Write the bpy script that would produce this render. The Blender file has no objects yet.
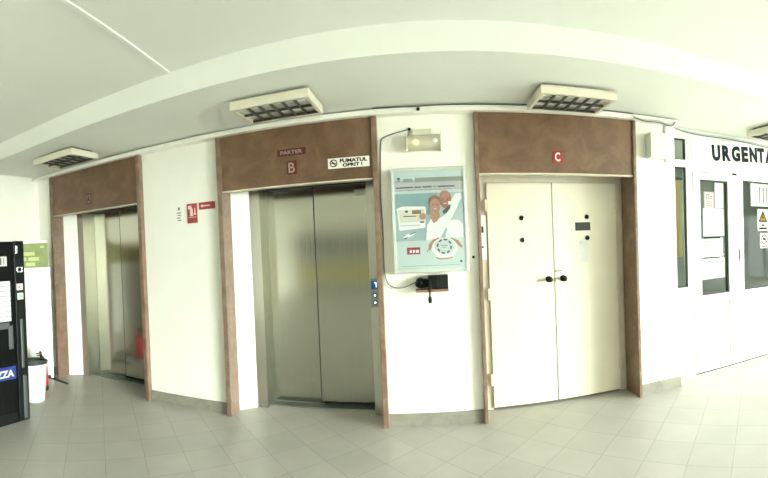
import bpy, bmesh, math, random
from mathutils import Matrix, Vector, Euler
random.seed(7)
SC = bpy.context.scene
COL = SC.collection

# ------------------------------------------------------------------ materials
def new_mat(name):
    m = bpy.data.materials.new(name); m.use_nodes = True
    nt = m.node_tree
    return m, nt, nt.nodes['Principled BSDF']

def mat(name, c, rough=.5, metal=0., var=.06, scale=6., stretch=(1, 1, 1), bump=0., bscale=60., spec=.5, coat=0.):
    m, nt, b = new_mat(name)
    tc = nt.nodes.new('ShaderNodeTexCoord'); mp = nt.nodes.new('ShaderNodeMapping')
    mp.inputs['Scale'].default_value = stretch
    nt.links.new(tc.outputs['Object'], mp.inputs[0])
    n = nt.nodes.new('ShaderNodeTexNoise'); n.inputs['Scale'].default_value = scale; n.inputs['Detail'].default_value = 5
    nt.links.new(mp.outputs[0], n.inputs['Vector'])
    r = nt.nodes.new('ShaderNodeValToRGB'); e = r.color_ramp.elements
    e[0].position = .3; e[1].position = .7
    e[0].color = [max(0, x * (1 - var)) for x in c] + [1]; e[1].color = [min(1, x * (1 + var)) for x in c] + [1]
    nt.links.new(n.outputs['Fac'], r.inputs[0]); nt.links.new(r.outputs[0], b.inputs['Base Color'])
    b.inputs['Roughness'].default_value = rough; b.inputs['Metallic'].default_value = metal
    b.inputs['Specular IOR Level'].default_value = spec; b.inputs['Coat Weight'].default_value = coat
    if bump:
        n2 = nt.nodes.new('ShaderNodeTexNoise'); n2.inputs['Scale'].default_value = bscale
        nt.links.new(mp.outputs[0], n2.inputs['Vector'])
        bp = nt.nodes.new('ShaderNodeBump'); bp.inputs['Strength'].default_value = bump; bp.inputs['Distance'].default_value = .01
        nt.links.new(n2.outputs['Fac'], bp.inputs['Height']); nt.links.new(bp.outputs[0], b.inputs['Normal'])
    return m

def emis(name, c, s):
    m, nt, b = new_mat(name)
    b.inputs['Base Color'].default_value = (*c, 1); b.inputs['Emission Color'].default_value = (*c, 1)
    b.inputs['Emission Strength'].default_value = s
    return m

def stone(name, c1, c2, c3, rough, scale=5.):
    m, nt, b = new_mat(name)
    tc = nt.nodes.new('ShaderNodeTexCoord')
    n = nt.nodes.new('ShaderNodeTexNoise'); n.inputs['Scale'].default_value = scale; n.inputs['Detail'].default_value = 9; n.inputs['Roughness'].default_value = .62
    n.inputs['Distortion'].default_value = .6
    nt.links.new(tc.outputs['Object'], n.inputs['Vector'])
    r = nt.nodes.new('ShaderNodeValToRGB'); e = r.color_ramp.elements
    e[0].position = .28; e[0].color = (*c1, 1); e[1].position = .52; e[1].color = (*c2, 1)
    x = e.new(.74); x.color = (*c3, 1)
    nt.links.new(n.outputs['Fac'], r.inputs[0])
    n2 = nt.nodes.new('ShaderNodeTexNoise'); n2.inputs['Scale'].default_value = 90; n2.inputs['Detail'].default_value = 2
    nt.links.new(tc.outputs['Object'], n2.inputs['Vector'])
    mx = nt.nodes.new('ShaderNodeMix'); mx.data_type = 'RGBA'; mx.blend_type = 'OVERLAY'; mx.inputs[0].default_value = .35
    nt.links.new(r.outputs[0], mx.inputs[6]); nt.links.new(n2.outputs['Color'], mx.inputs[7])
    hs = nt.nodes.new('ShaderNodeMix'); hs.data_type = 'RGBA'; hs.inputs[0].default_value = .3
    nt.links.new(r.outputs[0], hs.inputs[6]); nt.links.new(mx.outputs[2], hs.inputs[7])
    nt.links.new(hs.outputs[2], b.inputs['Base Color'])
    b.inputs['Roughness'].default_value = rough
    return m

def floor_mat():
    m, nt, b = new_mat('floor_tiles')
    N = nt.nodes.new; L = nt.links.new
    g = N('ShaderNodeNewGeometry')
    def dot(v, off):
        d = N('ShaderNodeVectorMath'); d.operation = 'DOT_PRODUCT'; d.inputs[1].default_value = v
        L(g.outputs['Position'], d.inputs[0])
        a = N('ShaderNodeMath'); a.operation = 'ADD'; a.inputs[1].default_value = off; L(d.outputs['Value'], a.inputs[0])
        return a.outputs[0]
    s = math.sqrt(.5)
    u = dot((s, s, 0), 30.41); v = dot((s, -s, 0), 30.41 + .74 * s)
    c = N('ShaderNodeCombineXYZ'); L(u, c.inputs[0]); L(v, c.inputs[1])
    bt = N('ShaderNodeTexBrick'); bt.offset = 0; bt.squash = 1
    bt.inputs['Scale'].default_value = 1; bt.inputs['Brick Width'].default_value = .3041; bt.inputs['Row Height'].default_value = .3041
    bt.inputs['Mortar Size'].default_value = .0022; bt.inputs['Mortar Smooth'].default_value = .3
    bt.inputs['Color1'].default_value = (.43, .412, .378, 1); bt.inputs['Color2'].default_value = (.40, .384, .352, 1)
    bt.inputs['Mortar'].default_value = (.27, .25, .215, 1)
    L(c.outputs[0], bt.inputs['Vector'])
    n = N('ShaderNodeTexNoise'); n.inputs['Scale'].default_value = 3.5; n.inputs['Detail'].default_value = 8
    L(g.outputs['Position'], n.inputs['Vector'])
    r = N('ShaderNodeValToRGB'); r.color_ramp.elements[0].color = (.86, .86, .86, 1); r.color_ramp.elements[1].color = (1.1, 1.1, 1.1, 1)
    L(n.outputs['Fac'], r.inputs[0])
    mx = N('ShaderNodeMix'); mx.data_type = 'RGBA'; mx.blend_type = 'MULTIPLY'; mx.inputs[0].default_value = 1
    L(bt.outputs['Color'], mx.inputs[6]); L(r.outputs[0], mx.inputs[7]); L(mx.outputs[2], b.inputs['Base Color'])
    b.inputs['Roughness'].default_value = .42
    bp = N('ShaderNodeBump'); bp.inputs['Strength'].default_value = .25; bp.inputs['Distance'].default_value = .002; bp.invert = True
    L(bt.outputs['Fac'], bp.inputs['Height']); L(bp.outputs[0], b.inputs['Normal'])
    return m

def steel_mat(name, c, rough, k=1.):
    m, nt, b = new_mat(name)
    N = nt.nodes.new; L = nt.links.new
    tc = N('ShaderNodeTexCoord'); mp = N('ShaderNodeMapping'); mp.inputs['Scale'].default_value = (160, 160, 1.2)
    L(tc.outputs['Object'], mp.inputs[0])
    n = N('ShaderNodeTexNoise'); n.inputs['Scale'].default_value = 1; n.inputs['Detail'].default_value = 3
    L(mp.outputs[0], n.inputs['Vector'])
    r = N('ShaderNodeMapRange'); r.inputs[3].default_value = rough - .05*k; r.inputs[4].default_value = rough + .07*k
    L(n.outputs['Fac'], r.inputs[0]); L(r.outputs[0], b.inputs['Roughness'])
    cr = N('ShaderNodeValToRGB'); cr.color_ramp.elements[0].color = [x * (1-.07*k) for x in c] + [1]; cr.color_ramp.elements[1].color = [x * (1+.05*k) for x in c] + [1]
    L(n.outputs['Fac'], cr.inputs[0]); L(cr.outputs[0], b.inputs['Base Color'])
    b.inputs['Metallic'].default_value = 1; b.inputs['Anisotropic'].default_value = 0
    tg = N('ShaderNodeTangent'); tg.direction_type = 'RADIAL'; tg.axis = 'Z'; L(tg.outputs[0], b.inputs['Tangent'])
    return m

def glass_mat(name, tint=(.9, .95, .93), gloss=.1):
    m = bpy.data.materials.new(name); m.use_nodes = True; nt = m.node_tree; nt.nodes.clear()
    N = nt.nodes.new; L = nt.links.new
    t = N('ShaderNodeBsdfTransparent'); t.inputs[0].default_value = (*tint, 1)
    g = N('ShaderNodeBsdfGlossy'); g.inputs['Roughness'].default_value = .03
    f = N('ShaderNodeFresnel'); f.inputs[0].default_value = 1.22
    x = N('ShaderNodeMixShader'); o = N('ShaderNodeOutputMaterial')
    ge = N('ShaderNodeNewGeometry'); iv = N('ShaderNodeMath'); iv.operation = 'SUBTRACT'; iv.inputs[0].default_value = 1
    ml = N('ShaderNodeMath'); ml.operation = 'MULTIPLY'
    L(ge.outputs['Backfacing'], iv.inputs[1]); L(iv.outputs[0], ml.inputs[0]); L(f.outputs[0], ml.inputs[1])
    L(ml.outputs[0], x.inputs[0]); L(t.outputs[0], x.inputs[1]); L(g.outputs[0], x.inputs[2]); L(x.outputs[0], o.inputs[0])
    return m

M = {}
M['wall'] = mat('wall_paint', (.85, .835, .77), .62, var=.02, scale=2.5, bump=.04, bscale=40)
M['ceiling'] = mat('ceiling_paint', (.755, .772, .725), .75, var=.025, scale=1.6, bump=.03, bscale=30)
M['trim'] = mat('white_trim', (.85, .84, .77), .45, var=.02)
M['floor'] = floor_mat()
M['skirting'] = stone('skirting_tile', (.19, .18, .148), (.25, .235, .195), (.30, .28, .235), .4, 7)
M['header'] = stone('brown_header_board', (.092, .050, .026), (.145, .079, .043), (.205, .116, .067), .42, 4.5)
M['marble'] = stone('pink_brown_marble', (.135, .082, .056), (.20, .128, .09), (.28, .195, .142), .30, 7)
M['steel'] = steel_mat('brushed_steel', (.50, .495, .43), .14)
M['steel_frame'] = steel_mat('frame_steel', (.55, .55, .49), .30, .12)
M['steel_dark'] = mat('dark_track_metal', (.035, .035, .033), .5, .6)
M['cream'] = mat('cream_metal_paint', (.70, .655, .54), .42, var=.035, scale=3, bump=.02, bscale=18)
M['cream_frame'] = mat('cream_frame_paint', (.60, .55, .43), .42, var=.05, scale=5)
M['black'] = mat('black_plastic', (.005, .006, .006), .45, var=.2, spec=.25)
M['black_gloss'] = mat('black_gloss_panel', (.004, .005, .005), .3, var=.1, spec=.2)
M['rubber'] = mat('black_rubber', (.015, .015, .016), .65)
M['dark_grey'] = mat('dark_grey_metal', (.09, .10, .10), .4, .3)
M['grey_metal'] = mat('grey_satin_metal', (.30, .34, .33), .35, .7)
M['silver'] = mat('silver_metal', (.7, .7, .68), .25, 1.)
M['white_plastic'] = mat('white_plastic', (.82, .82, .79), .35, var=.02)
M['pvc'] = mat('white_pvc', (.74, .75, .72), .30, var=.015)
M['pvc_green'] = mat('pale_panel', (.62, .65, .58), .4, var=.03)
M['pvc_kick'] = mat('pale_kick_plate', (.50, .52, .49), .35, var=.03)
M['seal'] = mat('window_seal', (.02, .022, .022), .6)
M['seam'] = mat('panel_seam', (.28, .29, .29), .5)
M['glass'] = glass_mat('clear_glass')
M['paper'] = mat('white_paper', (.58, .59, .56), .75, var=.02)
M['paper_print'] = mat('grey_print', (.08, .085, .08), .8, spec=.1)
M['pink_print'] = mat('pink_print', (.42, .075, .09), .7)
M['red'] = mat('sign_red', (.32, .035, .04), .35)
M['maroon'] = mat('sign_maroon', (.075, .011, .010), .35)
M['red_bright'] = mat('bright_red_sign', (.33, .016, .018), .35)
M['ext_red'] = mat('extinguisher_red', (.62, .03, .045), .25)
M['pale_pink'] = mat('faded_letter_paint', (.36, .26, .225), .5)
M['sign_pink'] = mat('faded_pictogram', (.82, .60, .56), .45)
M['sign_white'] = mat('sign_white', (.82, .81, .74), .4)
M['ink'] = mat('black_ink', (.006, .006, .007), .6, spec=.12)
M['navy'] = mat('navy_vinyl', (.008, .013, .026), .6, spec=.12)
M['yellow'] = mat('warning_amber', (.24, .13, .008), .6, spec=.12)
M['sign_board'] = mat('sign_board_cream', (.84, .84, .74), .4, var=.02)
M['blue'] = mat('logo_blue', (.02, .035, .20), .3)
M['green_band'] = mat('olive_green_print', (.19, .235, .055), .5, var=.12, scale=9)
M['green_text'] = mat('yellow_green_print', (.40, .44, .15), .5, var=.1)
M['curtain'] = mat('pale_yellow_fabric', (.80, .66, .36), .8, var=.08, stretch=(30, 30, 1))
M['room_grey'] = mat('grey_green_wall', (.20, .235, .205), .6, var=.04)
M['plaque'] = mat('grey_green_plaque', (.045, .056, .052), .5, spec=.2)
M['wood'] = mat('red_brown_wood', (.25, .13, .085), .45, var=.25, stretch=(2, 30, 30))
M['beige_plastic'] = mat('aged_beige_plastic', (.62, .58, .44), .4, var=.04)
M['lens'] = mat('frosted_diffuser', (.50, .47, .36), .25, var=.04)
M['lamp_cream'] = mat('cream_lamp_housing', (.66, .62, .50), .4, var=.03)
M['reflector'] = mat('white_reflector', (.80, .79, .72), .3)
M['louver'] = mat('louvre_blade', (.10, .10, .09), .35, .4)
M['tube'] = mat('unlit_tube', (.88, .88, .85), .2)
M['led'] = emis('lit_amber_lamp', (1, .80, .20), 1.0)
M['display'] = emis('blue_display', (.03, .09, .28), .12)
M['display_on'] = emis('pale_blue_digits', (.6, .85, 1), 1.6)
M['cable_grey'] = mat('grey_cable', (.10, .11, .11), .5)
M['cable_pale'] = mat('pale_cable', (.45, .45, .40), .5)
M['box_plastic'] = mat('pale_box_plastic', (.62, .65, .60), .35, var=.02)
M['reflection_stripe_ochre'] = mat('reflection_stripe_ochre', (.34, .31, .15), .5)
M['reflection_dark'] = mat('dark_band_paint', (.05, .055, .045), .5)
M['bin'] = mat('white_bin_plastic', (.80, .82, .81), .35)
M['liner'] = mat('dark_bin_liner', (.025, .035, .035), .3, bump=.4, bscale=30)
M['selector'] = mat('selection_card', (.66, .72, .72), .3)
M['reflection_ochre'] = mat('reflection_ochre_paint', (.42, .35, .11), .6)
M['dado'] = mat('grey_dado_paint', (.33, .34, .34), .5)
M['alu'] = mat('aluminium_frame', (.60, .62, .60), .35, .5)
# poster inks
M['p_bg'] = mat('poster_blue_grey', (.27, .37, .385), .35, var=.1, scale=2)
M['p_teal'] = mat('poster_teal', (.185, .29, .31), .35, var=.12, scale=3)
M['p_pale'] = mat('poster_pale', (.40, .485, .48), .35, var=.05, scale=3)
M['p_grey'] = mat('poster_grey_band', (.21, .24, .215), .35)
M['p_lilac'] = mat('poster_lilac_band', (.37, .37, .385), .35)
M['p_skin'] = mat('poster_skin', (.26, .13, .09), .4, var=.15, scale=40)
M['p_skin2'] = mat('poster_skin_light', (.33, .18, .135), .4, var=.1, scale=40)
M['p_hair'] = mat('poster_hair', (.20, .125, .085), .4, var=.2, scale=60)
M['p_white'] = mat('poster_white', (.60, .63, .63), .35, var=.03)
M['p_shirt'] = mat('poster_shirt_grey', (.36, .41, .44), .35, var=.06)
M['p_cream'] = mat('poster_cream', (.50, .49, .42), .35, var=.06)
M['p_dark'] = mat('poster_dark_ink', (.06, .08, .08), .4)
M['p_red'] = mat('poster_red', (.26, .04, .07), .4)
M['p_edge'] = mat('pale_grey_frame', (.56, .57, .51), .3, var=.02)
M['p_rim'] = mat('bright_aluminium_frame', (.58, .61, .57), .25, .2)

# ------------------------------------------------------------------ mesh building
class MB:
    def __init__(s): s.bm = bmesh.new(); s.mats = []; s.cur = 0
    def use(s, m):
        if m not in s.mats: s.mats.append(m)
        s.cur = s.mats.index(m); return s
    def _mark(s, faces, smooth=False):
        for f in faces: f.material_index = s.cur; f.smooth = smooth
    def box(s, x0, x1, y0, y1, z0, z1, bev=0., seg=2):
        x0, x1 = sorted((x0, x1)); y0, y1 = sorted((y0, y1)); z0, z1 = sorted((z0, z1))
        t = bmesh.new()
        bmesh.ops.create_cube(t, size=1, matrix=Matrix.Translation(((x0+x1)/2, (y0+y1)/2, (z0+z1)/2)) @ Matrix.Diagonal((x1-x0, y1-y0, z1-z0, 1)))
        if bev: bmesh.ops.bevel(t, geom=t.edges[:], offset=bev, segments=seg, profile=.5, affect='EDGES')
        s._merge(t); return s
    def _merge(s, t, smooth=False, mx=None):
        vm = {}
        for v in t.verts: vm[v] = s.bm.verts.new(mx @ v.co if mx else v.co)
        for f in t.faces:
            try: g = s.bm.faces.new([vm[v] for v in f.verts])
            except ValueError: continue
            g.material_index = s.cur; g.smooth = smooth
        t.free()
    def poly(s, pts, d):
        """prism of a planar outline pts (3-D) pushed along d"""
        d = Vector(d); a = [s.bm.verts.new(p) for p in pts]; b = [s.bm.verts.new(Vector(p)+d) for p in pts]
        n = len(pts); fs = [s.bm.faces.new(a), s.bm.faces.new(b[::-1])]
        for i in range(n): fs.append(s.bm.faces.new((a[i], b[i], b[(i+1) % n], a[(i+1) % n])))
        s._mark(fs); return s
    def prism(s, xy, z0, z1): return s.poly([(x, y, z0) for x, y in xy], (0, 0, z1-z0))
    def cyl(s, c, r, h, axis='Z', seg=20, r2=None):
        t = bmesh.new()
        bmesh.ops.create_cone(t, cap_ends=True, segments=seg, radius1=r, radius2=r if r2 is None else r2, depth=h)
        rot = {'Z': Matrix.Identity(4), 'Y': Matrix.Rotation(math.pi/2, 4, 'X'), 'X': Matrix.Rotation(math.pi/2, 4, 'Y')}[axis]
        s._merge(t, False, Matrix.Translation(c) @ rot)
        for f in s.bm.faces:
            if len(f.verts) == 4 and f.material_index == s.cur and False: f.smooth = True
        return s
    def ball(s, c, r, sc=(1, 1, 1)):
        t = bmesh.new(); bmesh.ops.create_uvsphere(t, u_segments=18, v_segments=12, radius=r)
        s._merge(t, True, Matrix.Translation(c) @ Matrix.Diagonal((*sc, 1))); return s
    def lathe(s, prof, c, seg=32, axis='Z'):
        rings = []
        for r, z in prof:
            ring = []
            for i in range(seg):
                a = 2*math.pi*i/seg
                p = (r*math.cos(a), r*math.sin(a), z) if axis == 'Z' else (r*math.cos(a), -z, r*math.sin(a))
                ring.append(s.bm.verts.new(Vector(c)+Vector(p)))
            rings.append(ring)
        fs = []
        for A, B in zip(rings, rings[1:]):
            for i in range(seg): fs.append(s.bm.faces.new((A[i], A[(i+1) % seg], B[(i+1) % seg], B[i])))
        s._mark(fs, True)
        s._mark([s.bm.faces.new(rings[0][::-1]), s.bm.faces.new(rings[-1])])
        return s
    def tube(s, pts, r, seg=8, smooth_n=6):
        P = [Vector(p) for p in pts]
        if smooth_n and len(P) > 2:
            Q = []
            for i in range(len(P)-1):
                p0 = P[max(i-1, 0)]; p1 = P[i]; p2 = P[i+1]; p3 = P[min(i+2, len(P)-1)]
                for k in range(smooth_n):
                    t = k/smooth_n
                    Q.append(.5*((2*p1)+(p2-p0)*t+(2*p0-5*p1+4*p2-p3)*t*t+(3*p1-p0-3*p2+p3)*t**3))
            Q.append(P[-1]); P = Q
        rings = []; up = None
        for i, p in enumerate(P):
            d = (P[min(i+1, len(P)-1)]-P[max(i-1, 0)]).normalized()
            if up is None: up = d.orthogonal().normalized()
            up = (up-d*up.dot(d)).normalized(); sd = d.cross(up)
            rings.append([s.bm.verts.new(p+(up*math.cos(2*math.pi*k/seg)+sd*math.sin(2*math.pi*k/seg))*r) for k in range(seg)])
        fs = []
        for A, B in zip(rings, rings[1:]):
            for i in range(seg): fs.append(s.bm.faces.new((A[i], A[(i+1) % seg], B[(i+1) % seg], B[i])))
        s._mark(fs, True); s._mark([s.bm.faces.new(rings[0][::-1]), s.bm.faces.new(rings[-1])])
        return s
    def build(s, name, m=None, parent=None):
        me = bpy.data.meshes.new(name)
        bmesh.ops.recalc_face_normals(s.bm, faces=s.bm.faces[:])
        off = WORLD.get(parent.name) if parent else None
        if off is not None: bmesh.ops.transform(s.bm, matrix=off.inverted(), verts=s.bm.verts[:])
        s.bm.to_mesh(me); s.bm.free()
        for x in (s.mats or [m]): me.materials.append(M[x])
        o = bpy.data.objects.new(name, me); COL.objects.link(o)
        if parent: o.parent = parent; WORLD[o.name] = WORLD[parent.name]
        else: WORLD[o.name] = Matrix.Identity(4)
        return o
WORLD = {}

def mb(*mats):
    x = MB()
    if mats: x.use(mats[0])
    return x

def tag(o, label, cat, group=None, kind=None):
    o['label'] = label; o['category'] = cat
    if group: o['group'] = group
    if kind: o['kind'] = kind
    return o

def thing(name, loc, label, cat, group=None, kind=None):
    o = bpy.data.objects.new(name, None); COL.objects.link(o)
    o.location = loc; o.empty_display_size = .1
    WORLD[o.name] = Matrix.Translation(loc)
    return tag(o, label, cat, group, kind)

def struct(name, b, m, label, cat, parent=None):
    o = b.build(name, m, parent)
    return tag(o, label, cat, kind='structure')

def copy_tree(o, parent=None):
    c = o.copy(); COL.objects.link(c)
    if parent: c.parent = parent
    for ch in list(o.children): copy_tree(ch, c)
    return c

def lettering(txt, a0, a1, z0, z1, at, m, parent, face='-Y', bold=0., name='lettering', th=.0012):
    """text fitted to the rectangle a0..a1 (along the surface) x z0..z1, standing on the surface at `at`"""
    cu = bpy.data.curves.new('t', 'FONT'); cu.body = txt; cu.size = 1; cu.extrude = .01; cu.offset = bold
    cu.align_x = 'LEFT'; cu.resolution_u = 4
    t = bpy.data.objects.new('t', cu); COL.objects.link(t)
    bpy.context.view_layer.update()
    me = bpy.data.meshes.new_from_object(t.evaluated_get(bpy.context.evaluated_depsgraph_get()))
    bpy.data.objects.remove(t); bpy.data.curves.remove(cu)
    xs = [v.co.x for v in me.vertices]; ys = [v.co.y for v in me.vertices]
    sx = (a1-a0)/(max(xs)-min(xs)); sy = (z1-z0)/(max(ys)-min(ys))
    inv = WORLD[parent.name].inverted()
    for v in me.vertices:
        a = a0+(v.co.x-min(xs))*sx; z = z0+(v.co.y-min(ys))*sy; d = th*(v.co.z/.02+.5)
        p = Vector((a, at-d, z)) if face == '-Y' else Vector((at+d, a, z))
        v.co = inv @ p
    me.materials.clear(); me.materials.append(M[m])
    for p in me.polygons: p.material_index = 0
    me.name = name
    o = bpy.data.objects.new(name, me); COL.objects.link(o); o.parent = parent; WORLD[o.name] = WORLD[parent.name]
    return o

# ------------------------------------------------------------------ layout numbers (metres; camera stands at the origin)
YW, YS = 3.575, 3.515           # wall face, face of the lift surrounds
XL, XR, YB = -4.67, 10.0, -6.0   # left wall, right wall, wall behind the camera
ZS, ZC = 2.68, 2.86             # lowered soffit, main ceiling
ZH = 2.113                      # underside of the brown header boards
YP = 3.78                       # glazed partition
A0, A1 = -4.349, -2.825
B0, B1 = -1.894, -.399
C0, C1 = .411, 1.895
XE = 2.36                       # right end of the lift wall

# ------------------------------------------------------------------ room shell
struct('floor', mb().box(XL-.2, XR+.2, YB-.2, 6.2, -.12, 0), 'floor', 'grey-beige floor of square tiles laid on the diagonal', 'floor')

b = mb()
b.box(XL-.2, XR+.2, YB-.2, 2.53, ZC, ZC+.14)
b.box(XL-.2, XR+.2, 2.53, 6.2, ZS, ZC+.14)
struct('ceiling', b, 'ceiling', 'off-white ceiling stepping down to a lower strip along the lift wall', 'ceiling')

b = mb()
D2 = 4.35
for nm, x0, x1, lb_ in (('wall_front_corner', XL, A0, 'narrow white wall strip between the corner and the A lift'), ('wall_front_left', A1, B0, 'white wall between the A and B lifts, carrying three small signs'),
                   ('wall_front_middle', B1, C0, 'white wall behind the lightbox poster'), ('wall_front_right', C1, XE, 'white wall carrying the junction box')):
    struct(nm, mb().box(x0, x1, YW, D2, 0, ZS), 'wall', lb_, 'wall')
LY = {A0: 3.705, B0: 3.705, C0: 4.01}
for nm, x0, x1, lb_ in (('wall_recess_left', A0, A1, 'white recess around the A lift door'), ('wall_recess_middle', B0, B1, 'white recess around the B lift door'), ('wall_recess_right', C0, C1, 'recess wall behind the cream metal double door')):
    b = mb(); b.box(x0, x1, LY[x0], D2, 2.36, ZS); b.box(x0, x1, 4.15, D2, 0, 2.36)
    if x0 != C0:
        b.prism([(x0, 3.70), (x0+.046, 3.70), (x0+.185, 3.82), (x0+.185, 4.15), (x0, 4.15)], 0, 2.36)
        b.prism([(x1, 3.95), (x1-.04, 3.95), (x1-.04, 4.15), (x1, 4.15)], 0, 2.36)
    struct(nm, b, 'wall', lb_, 'wall')
b = mb()
b.box(XE-.12, XE, D2, 6.1, 0, ZS)
b.box(4.42, XR, 3.75, 3.87, 0, ZS)
struct('wall_side', b, 'wall', 'white wall continuing beyond the glazed partition', 'wall')

struct('wall_left', mb().box(XL-.2, XL, YB, 4.4, 0, ZC), 'wall', 'white wall behind the vending machine', 'wall')

struct('reflection_stripe', mb().box(XL, XL+.004, .6, 2.98, 1.445, 1.765), 'reflection_stripe_ochre', 'added unseen ochre stripe behind the vending machine, for reflections', 'wall stripe')  # unseen stripe, added to colour the reflection in the A lift door
# wall behind the camera; its coloured bands are added for reflections in the steel
struct('wall_back', mb().box(XL, XR, YB-.2, YB, 0, ZC), 'trim', 'plain wall behind the viewer', 'wall')
struct('reflection_band_dark', mb().box(XL, XR, YB, YB+.02, 1.42, 2.0, .004), 'reflection_dark', 'added dark band behind the viewer, for reflections in the lift doors', 'wall band')
struct('reflection_dado', mb().box(XL, XR, YB, YB+.012, 0, 1.42), 'dado', 'added grey dado behind the viewer, for reflections in the lift doors', 'dado')
struct('reflection_band_ochre', mb().box(XL, XR, YB+.012, YB+.018, .35, .95), 'reflection_ochre', 'added ochre band behind the viewer, for reflections in the lift doors', 'wall band')
def window(name, x0, x1, y, z0, z1, n, label, axis='X'):
    w = thing(name, (x0, y, z0) if axis == 'X' else (y, x0, z0), label, 'window', kind='structure')
    f = mb(); g = mb()
    bx = (lambda q, a, c, z, zz, d: q.box(a, c, y-d, y+d, z, zz)) if axis == 'X' else (lambda q, a, c, z, zz, d: q.box(y-d, y+d, a, c, z, zz))
    bx(f, x0, x1, z0, z0+.06, .04); bx(f, x0, x1, z1-.06, z1, .04)
    for i in range(n+1):
        x = x0+(x1-x0)*i/n; bx(f, max(x0, x-.035), min(x1, x+.035), z0+.06, z1-.06, .04)
    bx(g, x0+.035, x1-.035, z0+.05, z1-.05, .004)
    f.build('window_frame', 'alu', w); g.build('glass_pane', 'glass', w)
    return w
# right wall: glazed entrance
b = mb('wall')
b.box(XR, XR+.2, YB, -5.0, 0, ZC); b.box(XR, XR+.2, .2, 6.1, 0, ZC); b.box(XR, XR+.2, -5.0, .2, 2.3, ZC)
struct('wall_right', b, 'wall', 'wall with the glazed entrance beyond the right edge', 'wall')
window('window_3', -5.0, .2, XR+.1, 0, 2.3, 6, 'glazed entrance letting daylight in beyond the right edge', axis='Y')
# room behind the partition
b = mb()
b.box(XE, XR, 5.9, 6.1, 0, ZS)
struct('wall_corridor', b, 'room_grey', 'dim grey-green wall seen through the partition glass', 'wall')

# skirtings
SK = 'tile skirting'
for nm, x0, x1, lb in (('baseboard_left', A1+.002, B0, 'tile skirting between the left and middle lifts'),
                       ('baseboard_middle', B1+.002, C0-.002, 'tile skirting under the lightbox poster'),
                       ('baseboard_right', C1+.002, XE+.012, 'tile skirting between the metal double door and the white glazed door')):
    struct(nm, mb().box(x0, x1, YW-.014, YW, 0, .105, .002), 'skirting', lb, 'skirting')
struct('baseboard_corner', mb().box(XL+.002, A0-.002, YW-.014, YW, 0, .105, .002), 'skirting', 'short tile skirting in the corner beside the leftmost lift', 'skirting')

# moulding under the soffit
struct('trim_1', mb().box(XL, XE+.02, 3.475, YW, 2.622, 2.664, .004), 'trim', 'white moulding running along the top of the lift wall', 'moulding')

# ------------------------------------------------------------------ lift surrounds
def surround(x0, x1, dl, dr, th, label):
    t = thing('elevator_surround', ((x0+x1)/2, YS, 0), label, 'lift surround', 'brown lift surrounds')
    mb().box(x0, x0+th, YS, dl, 0, 2.622, .003).build('side_panel', 'marble', t)
    mb().box(x1-th, x1, YS, dr, 0, 2.622, .003).build('side_panel', 'marble', t)
    mb().box(x0+th, x1-th, YS+.018, 3.60, ZH, 2.622, .002).build('header_panel', 'header', t)
    mb().box(x0+th, x1-th, YS+.016, 3.602, ZH-.012, ZH, .002).build('header_edge', 'cream_frame', t)
    return t
surround(A0, A1, 3.70, 3.70, .046, 'brown lift surround with small dark A sign, beside the vending machine')
surround(B0, B1, 3.70, 3.70, .046, 'brown lift surround with B sign and no smoking notice')
surround(C0, C1, 3.80, 3.80, .030, 'brown surround with red C sign around the white metal double door')

# ------------------------------------------------------------------ steel lift doors
def lift_door(x0, x1, label):
    t = thing('elevator_door', ((x0+x1)/2, 4.0, 0), label, 'lift door', 'steel lift doors')
    f = mb()
    f.box(x0+.186, x0+.296, 3.82, 4.15, 0, 2.36, .003)
    f.box(x1-.152, x1-.041, 3.80, 4.15, 0, 2.36, .003)
    f.box(x0+.296, x1-.152, 3.84, 4.15, 2.142, 2.36, .003)
    f.build('door_frame', 'steel_frame', t)
    mb().box(x0+.296, x1-.152, 3.90, 4.14, 2.134, 2.142).build('header_track', 'steel_dark', t)
    mb().box(x0+.298, x0+.812, 4.03, 4.06, .012, 2.134, .003).build('door_panel', 'steel', t)
    mb().box(x0+.800, x1-.155, 3.985, 4.015, .045, 2.134, .003).build('door_panel', 'steel', t)
    mb().box(x0+.790, x0+.7985, 3.990, 4.026, .02, 2.134).build('edge_seal', 'steel_dark', t)
    s = mb('grey_metal').box(x0+.296, x1-.152, 3.90, 4.14, 0, .010)
    s.use('steel_dark')
    for k in range(3): s.box(x0+.30, x1-.155, 3.925+.03*k, 3.933+.03*k, .010, .0115)
    s.build('sill', 'grey_metal', t)
    mb().box(x0+.812, x1-.155, 4.02, 4.03, .0125, .05).build('toe_guard', 'steel_dark', t)
    return t
lift_door(A0, A1, 'two-leaf steel lift door under the A sign')
tB = lift_door(B0, B1, 'two-leaf steel lift door under the B sign')
tr = mb(); tr.box(B1-.152, B1-.075, 3.785, 3.80, 1.93, 2.14, .003); tr.box(B1-.29, B1-.16, 3.96, 3.985, 2.02, 2.085, .003)
tr.build('reflection_shape', 'steel_frame', tB)  # solid grey pieces standing in for reflections on the steel

# call panel on the right post of lift B
cp = thing('call_button_panel', (B1-.11, 3.80, 1.1), 'lit blue lift call panel on the steel post right of the B lift', 'button panel')
mb().box(B1-.150, B1-.062, 3.786, 3.80, .985, 1.245, .004).build('face_plate', 'grey_metal', cp)
mb().box(B1-.138, B1-.074, 3.780, 3.787, 1.15, 1.228, .002).build('display', 'display', cp)
mb('display_on').box(B1-.108, B1-.090, 3.778, 3.781, 1.205, 1.212).box(B1-.095, B1-.089, 3.778, 3.781, 1.168, 1.206).build('digit', 'display_on', cp)
for z in (1.095, 1.03):
    q = mb().cyl((B1-.106, 3.782, z), .020, .010, 'Y', 20).build('button', 'black', cp)
    mb().cyl((B1-.106, 3.776, z), .010, .003, 'Y', 16).build('lit_ring', 'display_on', q)

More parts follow.
